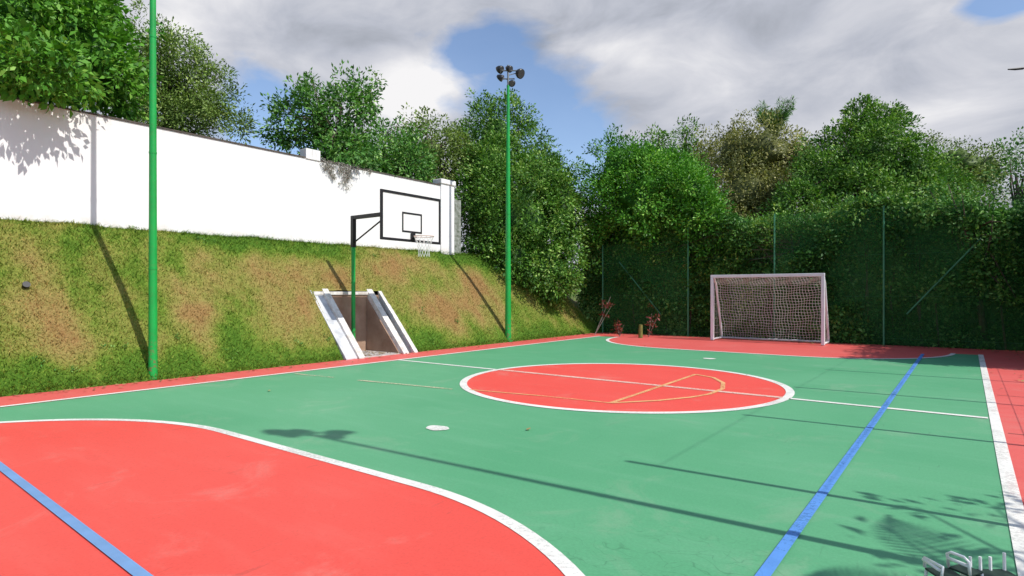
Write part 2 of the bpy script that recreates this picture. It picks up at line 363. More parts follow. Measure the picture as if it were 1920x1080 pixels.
# ------------------------------------------------------------------ boundary wall
def plaster():
    m = bpy.data.materials.new('white plaster'); m.use_nodes = True; T = NT(m.node_tree); b = m.node_tree.nodes['Principled BSDF']
    g = T.n('ShaderNodeNewGeometry').outputs['Position']
    c = T.mix(T.ramp(T.noise(g, .8, 8, .6), [(.4, 0), (.7, 1)]), (.81, .805, .785, 1), (.78, .77, .745, 1))
    mp = T.n('ShaderNodeMapping'); mp.inputs['Scale'].default_value = (1, 6, .5); T.set(mp.inputs['Vector'], g)
    sx = T.n('ShaderNodeSeparateXYZ'); T.set(sx.inputs[0], g)
    topm = T.m('MULTIPLY', T.m('SUBTRACT', sx.outputs[2], ZT-.45), 1.8, clamp=True); topm = T.m('MULTIPLY', topm, topm)
    stk = T.ramp(T.noise(mp.outputs[0], 1.6, 6, .7), [(.5, 0), (.75, 1)])
    c = T.mix(T.m('MULTIPLY', T.m('MULTIPLY', stk, topm), .8), c, (.38, .37, .34, 1))
    bot = T.m('MULTIPLY', T.m('SUBTRACT', ZB+.22, sx.outputs[2]), 4, clamp=True)
    c = T.mix(T.m('MULTIPLY', T.m('MULTIPLY', bot, T.ramp(T.noise(g, 3, 5, .7), [(.4, 0), (.7, 1)])), .6), c, (.40, .30, .2, 1))
    T.set(b.inputs['Base Color'], c); b.inputs['Roughness'].default_value = .85; b.inputs['Specular IOR Level'].default_value = .2
    bp = T.n('ShaderNodeBump'); bp.inputs['Strength'].default_value = .25; bp.inputs['Distance'].default_value = .01
    T.set(bp.inputs['Height'], T.noise(g, 18, 6, .65)); T.set(b.inputs['Normal'], bp.outputs[0])
    return m
M_plaster = plaster(); M_coping = mat('weathered coping', (.12, .10, .085), .9, .5, 5)
M_grey = mat('mossy grey render', (.34, .36, .33), .9, 0, 7, bump=.6, bscale=20, col2=(.10, .12, .08))
wl = empty('boundary_wall', (XW, 7, ZB), 'long white plastered boundary wall running along the top of the grass bank', 'wall')
WE = 14.66
MB().box(XW-.2, XW, -6, WE, ZB-.5, ZT).build('wall_panel', M_plaster, wl)
MB().box(XW-.23, XW+.025, -6, 9.10, ZT+.003, ZT+.032).build('coping', M_coping, wl)
MB().box(XW-.23, XW+.025, 9.55, WE-.62, ZT+.003, ZT+.03).build('coping', M_coping, wl)
MB().box(XW-.25, XW+.03, 9.11, 9.54, ZT-.01, ZT+.26).build('pillar', M_plaster, wl, bevel=.01)
pl = MB().box(XW-.25, XW+.05, WE-.60, WE+.02, ZB-.6, ZT+.06).build('pillar', M_plaster, wl, bevel=.01)
MB().box(XW-.30, XW+.09, WE-.64, WE+.06, ZT+.063, ZT+.22).build('pillar_cap', M_plaster, pl, bevel=.02)
MB().box(XW-1.6, XW-.02, WE+.03, WE+.42, ZB-.8, ZT-.35).build('return_wall', M_grey, wl)

# ------------------------------------------------------------------ concrete niche for the hoop
M_conc = mat('white painted concrete', (.78, .76, .72), .8, 0, 7, bump=.5, bscale=25, col2=(.52, .48, .42))
M_conc2 = mat('grey weathered concrete', (.42, .43, .44), .85, 0, 4, bump=.4, bscale=25, col2=(.66, .66, .66))
M_gut = mat('dark gutter concrete', (.10, .10, .105), .8, .4, 6)  # mottled dark tone, used for the right-hand gutter only
M_brown = mat('earth stained retaining wall', (.40, .27, .19), .9, 0, 2.5, bump=.3, bscale=15, col2=(.28, .17, .11))
M_floorc = mat('pale concrete floor', (.55, .50, .46), .85, .25, 5)
M_card = mat('tan clay block', (.50, .30, .15), .85, .2, 8)
ni = empty('retaining_niche', (XE-.2, 9.5, 0), 'concrete recess with sloping white drain kerbs cut into the bank under the hoop', 'retaining wall')
xa = XE+.03; 
def kerb(y0, y1, lift, m, name, drop=.35):
    k = ZB/(XE-XW); x1 = XN-.03
    z1 = k*(XE-x1)
    MB().prism([(xa+lift*.6, y0, -.02), (xa+lift*.6, y0, .03), (x1, y0, z1+lift), (x1, y0, z1-drop), (xa-.35, y0, -.02)], (0, y1-y0, 0)).build(name, m, ni, bevel=.008)
kerb(NY0-.06, NY0-.01, .09, M_conc2, 'outer_kerb'); kerb(NY0-.007, NY0+.28, .02, M_conc2, 'gutter'); kerb(NY0+.283, NY0+.45, .13, M_conc, 'inner_kerb', 1.4)
kerb(NY1-.47, NY1-.29, .13, M_conc, 'inner_kerb', 1.4); kerb(NY1-.287, NY1-.10, -.11, M_gut, 'gutter'); kerb(NY1-.097, NY1+.03, .10, M_conc, 'outer_kerb')
ya, yb = NY0+.45, NY1-.47
MB().box(XN-.12, XN, ya-.43, yb+.45, -.02, 1.44).build('back_wall', M_brown, ni)
MB().box(XN-.2, XN+.035, NY0+.02, NY1-.3, 1.445, 1.53).build('lintel', M_conc, ni, bevel=.015)
for y_ in (ya, yb-.03):
    MB().prism([(XN+.003, y_+.002, 0), (XN+.003, y_+.002, 1.38), (XE-.05, y_+.002, .03), (XE-.05, y_+.002, 0)], (0, .026, 0)).build('side_wall', M_brown, ni)
MB().box(XN+.003, XE+.04, ya+.03, yb-.033, -.02, .02).build('niche_floor', M_floorc, ni)
tag(MB().box(XN+.45, XN+.7, ya+.08, ya+.36, .021, .19).build('clay_block', M_card, bevel=.01), 'tan block lying on the recess floor beside the hoop pole', 'block')

# ------------------------------------------------------------------ basketball hoop
M_gp = mat('glossy green pole paint', (.008, .36, .06), .42, .18, 2.5, spec=.45, bump=.15, bscale=12)
_T = NT(M_gp.node_tree); _b = M_gp.node_tree.nodes['Principled BSDF']; _c = _b.inputs['Base Color'].links[0].from_socket; _g = _T.n('ShaderNodeNewGeometry').outputs['Position']
_sx = _T.n('ShaderNodeSeparateXYZ'); _T.set(_sx.inputs[0], _g); _low = _T.m('SUBTRACT', 1.25, _T.m('MULTIPLY', _sx.outputs[2], 1.6), clamp=True)
_r = _T.ramp(_T.noise(_g, 16, 6, .7), [(.52, 0), (.60, 1)]); _T.set(_b.inputs['Base Color'], _T.mix(_T.m('MULTIPLY', _r, _T.m('ADD', _T.m('MULTIPLY', _low, .8), .1)), _c, (.20, .10, .05, 1)))
M_blk = mat('black steel paint', (.012, .012, .013), .45)
M_board = mat('white backboard paint', (.80, .79, .76), .5, .06, 4)
M_rim = mat('pale worn orange rim paint', (.62, .45, .38), .5)
M_netw = mat('white net cord', (.75, .75, .72), .8)
HX, HY = -12.08, 9.47
hp = empty('basketball_hoop', (HX, HY, 0), 'basketball hoop on green and black pole standing in the bank recess', 'basketball hoop')
MB().tube([(HX, HY, .02), (HX, HY, 2.62)], .05, 16).build('pole', M_gp, hp, smooth=False)
MB().box(HX-.05, HX+.05, HY-.05, HY+.05, 2.622, 3.40).build('upper_post', M_blk, hp, bevel=.004)
BX = -10.2; B0, B1, BZ0, BZ1 = 8.74, 10.58, 2.68, 3.76
MB().box(HX+.052, BX-.09, HY-.045, HY+.045, 3.31, 3.40).build('arm', M_blk, hp, bevel=.004)
MB().tube([(HX+.03, HY, 2.74), (BX-.62, HY, 3.32)], .02, 8).build('brace', M_blk, hp)
mbk = MB()
mbk.box(BX-.088, BX-.028, B0+.15, B1-.15, 3.30, 3.37); mbk.box(BX-.088, BX-.028, B0+.15, B1-.15, 2.80, 2.86)
mbk.build('mounting_frame', M_blk, hp)
bd = MB().box(BX-.025, BX, B0, B1, BZ0, BZ1).build('backboard', M_board, hp)
w = .046; mbk = MB()
for y0, y1, z0, z1 in ((B0-.012, B1+.012, BZ1-w, BZ1+.012), (B0-.012, B1+.012, BZ0-.012, BZ0+w), (B0-.012, B0+w, BZ0+w, BZ1-w), (B1-w, B1+.012, BZ0+w, BZ1-w)):
    mbk.box(BX-.028, BX+.012, y0, y1, z0, z1)
mbk.build('border', M_blk, bd)
yc = (B0+B1)/2; mbk = MB(); t0, t1 = yc-.31, yc+.31; q0, q1 = BZ0+.20, BZ0+.66; w = .04
for y0, y1, z0, z1 in ((t0, t1, q1-w, q1), (t0, t1, q0, q0+w), (t0, t0+w, q0+w, q1-w), (t1-w, t1, q0+w, q1-w)):
    mbk.box(BX+.001, BX+.006, y0, y1, z0, z1)
mbk.build('target_square', M_blk, bd)
rz = BZ0+.10
rc = (BX+.16+.225, yc)
rm = MB().tube([(rc[0]+.225*math.cos(a), rc[1]+.225*math.sin(a), rz) for a in [2*PI*i/32 for i in range(33)]], .009, 8, False).build('rim', M_rim, hp, smooth=True)
MB().box(BX+.007, BX+.055, yc-.055, yc+.055, rz-.075, rz+.09).box(BX+.055, BX+.165, yc-.05, yc+.05, rz-.012, rz+.004).build('bracket', M_blk, rm)
nb = MB(); L = 12; rows = [(0, .22), (.09, .185), (.18, .155), (.27, .135), (.36, .125), (.45, .13)]
for k in range(L):
    for sgn in (1, -1):
        nb.tube([(rc[0]+r*math.cos(2*PI*(k+sgn*j*.5)/L), rc[1]+r*math.sin(2*PI*(k+sgn*j*.5)/L), rz-.01-z) for j, (z, r) in enumerate(rows)], .0035, 4)
nb.build('net', M_netw, rm)

# ------------------------------------------------------------------ light poles
M_lamp = mat('dark floodlight housing', (.02, .022, .024), .4); M_lens = mat('floodlight glass', (.08, .08, .085), .25, spec=.5)
M_galv = mat('dull galvanised bracket', (.22, .24, .24), .5, .2, 8, metal=.5)
def light_pole(x, y, H, r0, r1, label, heads):
    t = empty('light_pole', (x, y, 0), label, 'light pole', 'tall green floodlight poles round the court')
    MB().tube([(x, y, -.05), (x, y, H*.5), (x, y, H)], [r0, (r0+r1)/2, r1], 20).build('pole', M_gp, t, smooth=False)
    MB().tube([(x, y, 0.012), (x, y, .05)], r0*1.5, 20).build('base_plate', M_gp, t)
    for z_ in (1.9, 3.9, 5.9): MB().tube([(x, y, z_), (x, y, z_+.03)], r0-(r0-r1)*z_/H+.005, 20).build('collar', M_gp, t)
    cr = MB(); cr.tube([(x, y, H), (x, y, H+.62)], .03, 8)
    d = Vector((CR[0], CR[1], 0))
    for z, w_ in ((H+.45, .25), (H+.2, .2)): cr.tube([(x-d.x*w_, y-d.y*w_, z), (x+d.x*w_, y+d.y*w_, z)], .02, 6)
    cr.build('crossarm', M_galv, t)
    for (u, z, r, ax) in heads:
        hx, hy, hz = x+d.x*u, y+d.y*u, H+z
        ang = ax; dirv = Vector((math.cos(ang), math.sin(ang), -.55)).normalized()
        p = Vector((hx, hy, hz)); q = [(-.16, .35), (-.10, .75), (-.02, 1.0), (.04, 1.02)]
        h = MB().tube([p+dirv*a for a, b in q], [r*b for a, b in q], 14).build('floodlight', M_lamp, t, smooth=True)
        MB().tube([p+dirv*.042, p+dirv*.05], r*.86, 14).build('lens', M_lens, h)
        MB().tube([p-dirv*.1+Vector((0, 0, -.0)), Vector((x, y, hz-.05))], .014, 6).build('mount', M_galv, h)
    return t
heads = [(-.23, .48, .12, .2), (.05, .50, .10, .0), (.37, .36, .15, -.1), (-.20, .22, .10, .6), (.12, .06, .10, -1.4)]
light_pole(-11.2, 4.53, 8.3, .072, .043, 'tall green light pole nearest on the left, its top out of the picture', heads)
light_pole(-11.2, 14.6, 7.85, .098, .045, 'green light pole with dark floodlights on top, past the basketball hoop', heads)
light_pole(1.38, 4.12, 7.4, .048, .028, 'green light pole outside the right side line, casting the longest shadow', heads)

# ------------------------------------------------------------------ goal
M_goal = mat('worn white goal paint', (.80, .83, .83), .5, .08, 6); M_gnet = mat('grey goal net cord', (.50, .50, .47), .85)
GY, GZ = 18.95, 2.06
gl = empty('football_goal', ((PXs[0]+PXs[1])/2, GY, 0), 'white metal football goal with grey net in front of the far fence', 'goal')
for x in (PXs[0]-.04, PXs[1]+.04):
    MB().box(x-.045, x+.045, GY-.045, GY+.045, .012, GZ-.093).build('post', M_goal, gl, bevel=.008)
MB().box(PXs[0]-.085, PXs[1]+.085, GY-.045, GY+.045, GZ-.09, GZ).build('crossbar', M_goal, gl, bevel=.008)
for x in (PXs[0]-.03, PXs[1]+.03):
    MB().tube([(x, GY+.05, GZ-.06), (x, GY+.30, GZ-.25), (x, GY+.92, .05)], .033, 8).build('back_stay', M_goal, gl)
    MB().tube([(x, GY+.05, .045), (x, GY+.90, .045)], .028, 8).build('ground_bar', M_goal, gl)
MB().tube([(PXs[0]-.03, GY+.92, .045), (PXs[1]+.03, GY+.92, .045)], .028, 8).build('ground_bar', M_goal, gl)
nb = MB(); prof = [(0.05, GZ-.06), (.30, GZ-.28), (.50, 1.25), (.70, .65), (.88, .06)]
def pp(t):
    n = len(prof)-1; i = min(n-1, int(t*n)); u = t*n-i; a, b = prof[i], prof[i+1]; return (a[0]+(b[0]-a[0])*u, a[1]+(b[1]-a[1])*u)
nx = 38; nz = 27
def npnt(i, j):
    u = i/nx; t = j/nz; dy, z = pp(t); sag = math.sin(PI*u)*math.sin(PI*t)*.16
    return (PXs[0]+(PXs[1]-PXs[0])*u+.02*math.sin(j*.9+i*.5), GY+dy+sag*.6+.012*math.sin(i*1.3), z-sag*.35+.012*math.sin(i*.8+j))
for i in range(nx+1): nb.tube([npnt(i, j) for j in range(nz+1)], .0062, 3, False)
for j in range(nz+1): nb.tube([npnt(i, j) for i in range(nx+1)], .0062, 3, False)
for sx in (PXs[0]-.02, PXs[1]+.02):
    for k in range(1, 9):
        nb.tube([(sx, GY+.04, GZ*k/9), (sx, GY+(.05+.85*(1-k/9)+.12), GZ*k/9)], .004, 3, False)
    for k in range(1, 6): nb.tube([(sx, GY+.15*k, .05), (sx, GY+.15*k, max(.1, GZ-.1-.15*k*2.1))], .004, 3, False)
nb.build('net', M_gnet, gl)

# ------------------------------------------------------------------ fences
M_fp = mat('green fence post paint', (.07, .26, .13), .5, .2, 4)
def netmat():
    m = bpy.data.materials.new('green shade netting'); m.use_nodes = True; T = NT(m.node_tree); nt = m.node_tree; nt.nodes.clear()
    d = T.n('ShaderNodeBsdfDiffuse'); d.inputs[0].default_value = (.05, .18, .05, 1); tr = T.n('ShaderNodeBsdfTransparent')
    g = T.n('ShaderNodeNewGeometry').outputs['Position']
    f = T.ramp(T.noise(g, .9, 4, .6), [(.3, .10), (.7, .26)])
    mx = T.n('ShaderNodeMixShader'); T.set(mx.inputs[0], f); T.set(mx.inputs[1], tr.outputs[0]); T.set(mx.inputs[2], d.outputs[0])
    o = T.n('ShaderNodeOutputMaterial'); T.set(o.inputs[0], mx.outputs[0]); return m
M_net = netmat()
def wires(mb, a, b, H, step=.35):
    a = Vector(a); b = Vector(b); k = 0; z = .2
    while z < H: mb.tube([a+Vector((0, 0, z)), b+Vector((0, 0, z))], .003, 3, False); z += step
fb = empty('mesh_fence', (-5, YF, 0), 'tall green mesh fence with slim posts behind the goal', 'fence')
FH = 4.0
def at(px, Y):       # x on the line Y=const seen along a bearing
    u = (px-960)/1127; dx = CF[0]+CR[0]*u; dy = CF[1]+CR[1]*u; return dx*Y/dy
posts = [at(1130, YF), at(1290, YF), at(1452, YF), at(1657, YF), 1.36]
for i, x in enumerate(posts):
    h = 3.3 if i < 1 else FH
    MB().tube([(x, YF, -.05), (x, YF, h)], .026, 10).build('post', M_fp, fb)
MB().tube([(at(1840, YF), YF+.03, 2.95), (at(1700, YF), YF+.03, .9)], .022, 8).build('brace', M_fp, fb)
MB().tube([(at(1160, YF), YF+.03, 2.65), (at(1240, YF), YF+.03, .7)], .02, 8).build('brace', M_fp, fb)
MB().box(posts[0], posts[1]-.03, YF+.045, YF+.05, .03, 3.3).box(posts[2]+.03, 1.36, YF+.045, YF+.05, .03, FH-.04).build('netting', M_net, fb)
mb = MB(); wires(mb, (posts[0], YF+.035, 0), (1.36, YF+.035, 0), 3.9, 1.2); mb.build('wire', M_fp, fb)
fr = empty('wire_fence', (1.38, 12, 0), 'green post and wire fence along the right side of the court', 'fence')
for k, y in enumerate((5.07, 7.78, 10.5, 13.2, 15.9, 18.6)):
    MB().tube([(1.38, y, -.05), (1.38, y, 4.2 if k == 0 else 3.95)], .03, 10).build('post', M_fp, fr)
mb = MB(); 
for z in (1.0, 2.5, 3.9): mb.tube([(1.38, 5.07, z), (1.38, 20.1, z)], .003, 4)
mb.build('wire', M_galv, fr)

# ------------------------------------------------------------------ vegetation
def leafmat(name, c1, c2, c3, trans=.16, rough=.6):
    m = bpy.data.materials.new(name); m.use_nodes = True; T = NT(m.node_tree); nt = m.node_tree; nt.nodes.clear()
    r = T.n('ShaderNodeAttribute', attribute_name='rnd').outputs['Fac']
    c = T.ramp(r, [(0, c1), (.55, c2), (1, c3)])
    p = T.n('ShaderNodeBsdfPrincipled'); T.set(p.inputs['Base Color'], c); p.inputs['Roughness'].default_value = .5; p.inputs['Specular IOR Level'].default_value = .28
    t = T.n('ShaderNodeBsdfTranslucent'); T.set(t.inputs[0], T.mix(1, c, (1.3, 1.5, .6, 1), 'MULTIPLY'))
    mx = T.n('ShaderNodeMixShader'); mx.inputs[0].default_value = trans; T.set(mx.inputs[1], p.outputs[0]); T.set(mx.inputs[2], t.outputs[0])
    o = T.n('ShaderNodeOutputMaterial'); T.set(o.inputs[0], mx.outputs[0]); return m
L_bright = leafmat('bright broad leaf', (.04, .14, .012), (.11, .30, .025), (.26, .46, .08))
L_mid = leafmat('mid green leaf', (.03, .11, .018), (.10, .27, .04), (.36, .56, .17))
L_dark = leafmat('dark glossy leaf', (.022, .08, .010), (.115, .27, .028), (.44, .60, .16))
L_feather = leafmat('soft grey green leaf', (.07, .12, .025), (.19, .30, .06), (.40, .50, .15))
L_lime = leafmat('fresh lime leaf', (.03, .12, .01), (.10, .31, .022), (.34, .60, .10))
L_olive = leafmat('olive leaf', (.08, .13, .03), (.20, .29, .06), (.38, .45, .14))
L_brown = leafmat('brownish olive leaf', (.08, .10, .03), (.30, .30, .09), (.56, .52, .22))
L_ivy = leafmat('dark ivy leaf', (.025, .08, .015), (.085, .24, .04), (.34, .56, .16))
L_red = leafmat('dark red leaf', (.07, .03, .02), (.22, .05, .04), (.42, .16, .13))
L_dead = leafmat('dead hanging creeper', (.20, .18, .15), (.32, .30, .26), (.42, .40, .36), .1, .8)
M_bark = mat('grey brown bark', (.12, .09, .065), .9, .5, 8, bump=.7, bscale=30); M_bark2 = mat('pale bark', (.26, .22, .17), .9, .4, 8, bump=.7, bscale=30)

def leaves_np(cl, n_per, size, aspect, spread, droop=.0, updir=.6):
    """cl: list of (centre, outward, radius, tone). Kite shaped leaves on short twigs round each clump centre."""
    C_ = np.array([c[0] for c in cl]); O_ = np.array([c[1] for c in cl]); R_ = np.array([c[2] for c in cl]); T_ = np.array([c[3] for c in cl])
    idx = np.repeat(np.arange(len(cl)), n_per); n = len(idx)
    g = RNG.normal(0, 1, (n, 3)); g /= np.linalg.norm(g, axis=1)[:, None]+1e-9
    rad = RNG.random(n)**.5
    pos = C_[idx]+g*(rad*R_[idx])[:, None]*spread
    ax = g*.7+O_[idx]*.6+RNG.normal(0, .45, (n, 3)); ax[:, 2] -= droop
    ax /= np.linalg.norm(ax, axis=1)[:, None]
    nr = O_[idx]*.7+RNG.normal(0, .55, (n, 3)); nr[:, 2] += updir
    sd = np.cross(ax, nr); sd /= np.linalg.norm(sd, axis=1)[:, None]+1e-9
    up = np.cross(sd, ax)
    s = size*RNG.uniform(.55, 1.35, n)
    a = pos; b = pos+ax*s[:, None]; mid = pos+ax*(s*.45)[:, None]+up*(s*.07)[:, None]; w_ = sd*(s*aspect*.5)[:, None]
    b = b-up*(s*.08)[:, None]
    V = np.stack([a, mid+w_, b, mid-w_], 1).reshape(-1, 3); F = np.arange(4*n).reshape(-1, 4)
    rnd = np.clip(T_[idx]**1.3*.55+RNG.random(n)**1.8*.6-.03, 0, 1)
    return V, F, np.repeat(rnd, 4)
def clumps(blobs, dens, cr, lump=.22, hollow=.66, seed=0, skipinside=.72):
    out = []
    for bi, (c, r) in enumerate(blobs):
        c = np.array(c); r = np.array(r); area = 4*PI*((r[0]*r[1])**1.6/3+(r[0]*r[2])**1.6/3+(r[1]*r[2])**1.6/3)**(1/1.6)
        n = int(area*dens)
        for _ in range(n):
            v = np.array([random.gauss(0, 1) for _ in range(3)]); v /= np.linalg.norm(v)
            if noise.noise(Vector(v*4.2)+Vector((seed*2, bi*5.1, 9))) < -.14 and random.random() < .75: continue
            k = 1+lump*1.5*noise.noise(Vector(v*2.1)+Vector((seed, bi*7.3, 0)))+lump*1.5*noise.noise(Vector(v*4.6)+Vector((seed, bi*3.1, 4)))
            q = hollow+(1-hollow)*random.random()**.6
            if random.random() < .12: q *= random.uniform(1.05, 1.24)
            p = c+v*r*k*q
            if p[2] < .02: continue
            bad = False
            for bj, (c2, r2) in enumerate(blobs):
                if bj != bi and np.sum(((p-np.array(c2))/np.array(r2))**2) < skipinside**2*.8: bad = True; break
            if bad: continue
            o = v/r; o /= np.linalg.norm(o)
            out.append((p, o, cr*random.uniform(.6, 1.4), random.random()))
    return out
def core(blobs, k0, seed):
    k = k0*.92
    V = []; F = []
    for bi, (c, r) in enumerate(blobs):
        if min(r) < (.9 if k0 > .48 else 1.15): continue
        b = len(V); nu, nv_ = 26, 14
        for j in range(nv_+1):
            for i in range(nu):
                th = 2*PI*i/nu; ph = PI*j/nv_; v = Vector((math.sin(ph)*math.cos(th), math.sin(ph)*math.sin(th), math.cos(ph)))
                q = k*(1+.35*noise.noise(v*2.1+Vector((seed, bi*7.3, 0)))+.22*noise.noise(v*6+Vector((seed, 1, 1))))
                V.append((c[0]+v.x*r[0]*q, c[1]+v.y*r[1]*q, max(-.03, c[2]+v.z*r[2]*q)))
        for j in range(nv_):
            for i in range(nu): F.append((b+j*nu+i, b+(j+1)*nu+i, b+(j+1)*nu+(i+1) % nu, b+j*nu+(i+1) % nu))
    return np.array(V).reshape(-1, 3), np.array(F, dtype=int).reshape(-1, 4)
def B(px, py, rx, ry, d, rd=None):
    """ellipsoid of foliage centred on a sight line at distance d"""
    p = P(px, py, d); a = rx/1127*d; h = ry/1127*d; return (tuple(p), (a, rd or a, h)) if rd is None else (tuple(p), ((a+rd)/2, (a+rd)/2, h))
def plant(name, cat, label, blobs, m, base, size=.10, n_per=26, dens=7, cr=.30, aspect=.5, corek=.62, lump=.25, hollow=.6, group=None, bark=None, tr=.12, spread=1, droop=0, stems=True, limbs=7, updir=.65):
    seed = (hash(label) % 97) if False else sum(map(ord, label)) % 97
    base = Vector(base); t = empty(name, base, label, cat, group)
    cl = clumps(blobs, dens, cr, lump, hollow, seed)
    V, F, r = leaves_np(cl, n_per, size, aspect, spread, droop, updir)
    if corek:
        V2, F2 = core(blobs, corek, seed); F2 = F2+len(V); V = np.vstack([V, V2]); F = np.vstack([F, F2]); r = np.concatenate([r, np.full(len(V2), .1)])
    np_mesh('crown' if stems else 'foliage', V, F, [m], t, {'rnd': r})
    mb = MB()
    bc = Vector(blobs[0][0]); bigz = bc.z
    top = Vector((bc.x, bc.y, max(base.z+.3, bigz+blobs[0][1][2]*.3)))
    jit = lambda s: Vector((random.uniform(-s, s), random.uniform(-s, s), 0))
    path = [base-Vector((0, 0, .1)), base.lerp(top, .3)+jit(tr), base.lerp(top, .6)+jit(tr*1.5), top]
    mb.tube(path, [tr*1.25, tr, tr*.75, tr*.3], 9)
    pick = random.sample(cl, min(limbs*3, len(cl)))
    for i, c in enumerate(pick):
        q = Vector(c[0]); s0 = path[1].lerp(path[3], random.uniform(.1, .8)); 
        mid = s0.lerp(q, .5)+Vector((0, 0, .12*(q-s0).length))+jit(.12)
        mb.tube([s0, mid, q], [tr*.42, tr*.24, .008], 6)
    mb.build('trunk' if stems else 'stem', bark or M_bark, t, smooth=True)
    return t
def root(px, d, z=0): p = P(px, 549, d); p.z = z; return p

# behind the wall, left
plant('broadleaf_tree', 'tree', 'big bright green broad-leaved tree overhanging the wall at far left',
      [B(40, 50, 150, 130, 13.0), B(160, 110, 90, 85, 13.2), B(-90, 90, 130, 110, 12.2), B(120, 10, 110, 80, 14.0), B(60, 150, 75, 55, 11.9), B(205, 150, 50, 50, 13.4), B(92, 128, 76, 56, 10.75), B(-10, 105, 70, 60, 10.5)],
      L_bright, root(60, 13.2, ZB), size=.15, n_per=30, dens=12, cr=.26, aspect=.55, corek=.6, tr=.16, lump=.3)
plant('feathery_tree', 'tree', 'airy olive green tree with fine twigs rising behind the near green pole',
      [B(300, 110, 62, 72, 17.5), B(355, 150, 60, 70, 17.5), B(400, 200, 45, 45, 17), B(320, 215, 70, 40, 17), B(455, 232, 20, 24, 16.8), B(270, 170, 40, 80, 17.5)],
      L_feather, root(340, 17.5, ZB), size=.10, n_per=44, dens=16, cr=.26, aspect=.4, corek=0, hollow=.25, tr=.09, lump=.45, spread=1.1, limbs=14)
plant('leafy_tree', 'tree', 'rounded loose green tree rising above the middle of the wall',
      [B(640, 215, 68, 70, 18.2), B(570, 235, 52, 56, 18.0), B(535, 235, 34, 40, 18), B(650, 285, 60, 36, 17.6), B(590, 190, 40, 45, 18.2), B(680, 180, 30, 45, 18.2)],
      L_mid, root(625, 18.2, ZB), size=.13, n_per=30, dens=13, cr=.24, aspect=.45, corek=.3, hollow=.45, tr=.10, lump=.35, limbs=12)
plant('round_tree', 'tree', 'low bright green rounded tree between the leafy tree and the brownish one',
      [B(720, 290, 62, 58, 21), B(670, 310, 50, 35, 20), B(765, 310, 45, 45, 20.5)], L_mid, root(715, 21, ZB), size=.12, n_per=34, dens=12, corek=.4, tr=.1)
plant('round_tree', 'tree', 'brownish green dome-shaped tree just left of the tall dark tree',
      [B(805, 290, 66, 68, 23), B(850, 290, 40, 50, 23.5), B(770, 330, 40, 40, 22)], L_olive, root(810, 23, ZB), size=.12, n_per=34, dens=12, corek=.4, tr=.12)
plant('tall_tree', 'tree', 'tall dark green tree with pointed tops behind the far light pole',
      [B(930, 255, 55, 70, 26), B(900, 230, 24, 52, 26), B(960, 240, 30, 58, 26), B(885, 300, 40, 60, 25.5), B(1000, 300, 38, 50, 25), B(985, 225, 16, 32, 26), B(918, 200, 10, 26, 26), B(955, 198, 10, 24, 26), B(872, 268, 10, 30, 25.5), B(1022, 270, 10, 22, 25)],
      L_dark, root(930, 26, .5), size=.12, n_per=32, dens=9.5, tr=.16, corek=.5, lump=.35)
plant('large_bush', 'bush', 'huge dense dark green bush past the wall end, spilling onto the grass bank',
      [B(975, 420, 110, 125, 22.6), B(915, 400, 62, 100, 22.2), B(1050, 400, 52, 95, 22.6), B(1020, 505, 75, 55, 21.8), B(960, 490, 60, 55, 21.6), B(925, 310, 50, 50, 23), B(1010, 330, 50, 50, 23)],
      L_dark, root(985, 22.8, .6), size=.115, n_per=56, dens=10.5, cr=.33, tr=.14, corek=.58, lump=.28)
# right of the gap
plant('large_bush', 'bush', 'broad bush with sunlit lime green side hanging over the fence left of the goal',
      [B(1210, 380, 105, 85, 22.6), B(1160, 310, 46, 58, 23), B(1275, 395, 72, 75, 22.0), B(1318, 430, 42, 58, 20.9), B(1285, 365, 56, 56, 21.4), B(1205, 305, 40, 34, 23.4), B(1125, 380, 36, 70, 22.6), B(1250, 325, 50, 34, 23)],
      L_lime, root(1230, 22.8), size=.115, n_per=56, dens=10.5, cr=.33, tr=.14, corek=.58, lump=.25)
for i, (px, py, r1, r2, d, mm, lb) in enumerate(((1235, 262, 26, 22, 34, L_dark, 'small dark distant treetop above the lime bush'), (1287, 256, 20, 30, 36, L_dark, 'distant tiered treetop standing alone above the brown trees'),
        (1335, 310, 60, 50, 34, L_brown, 'distant olive brown tree left of the big brown tree'))):
    plant('distant_tree', 'tree', lb, [B(px, py, r1, r2, d), B(px+20, py+50, r1*1.3, r2*1.2, d), B(px-15, py+40, r1, r2, d)], mm, root(px, d), size=.16, n_per=30, dens=6, cr=.35, tr=.12, corek=0, hollow=.3, group='treetops far beyond the court')
plant('brown_tree', 'tree', 'olive brown tree with dense rounded crown behind the left of the goal',
      [B(1425, 290, 82, 66, 27), B(1375, 285, 38, 46, 27), B(1480, 300, 50, 50, 27), B(1400, 370, 70, 70, 26), B(1460, 380, 50, 60, 25), B(1380, 430, 55, 45, 24.5)],
      L_brown, root(1420, 27), size=.12, n_per=32, dens=8.5, cr=.34, tr=.16, lump=.3)
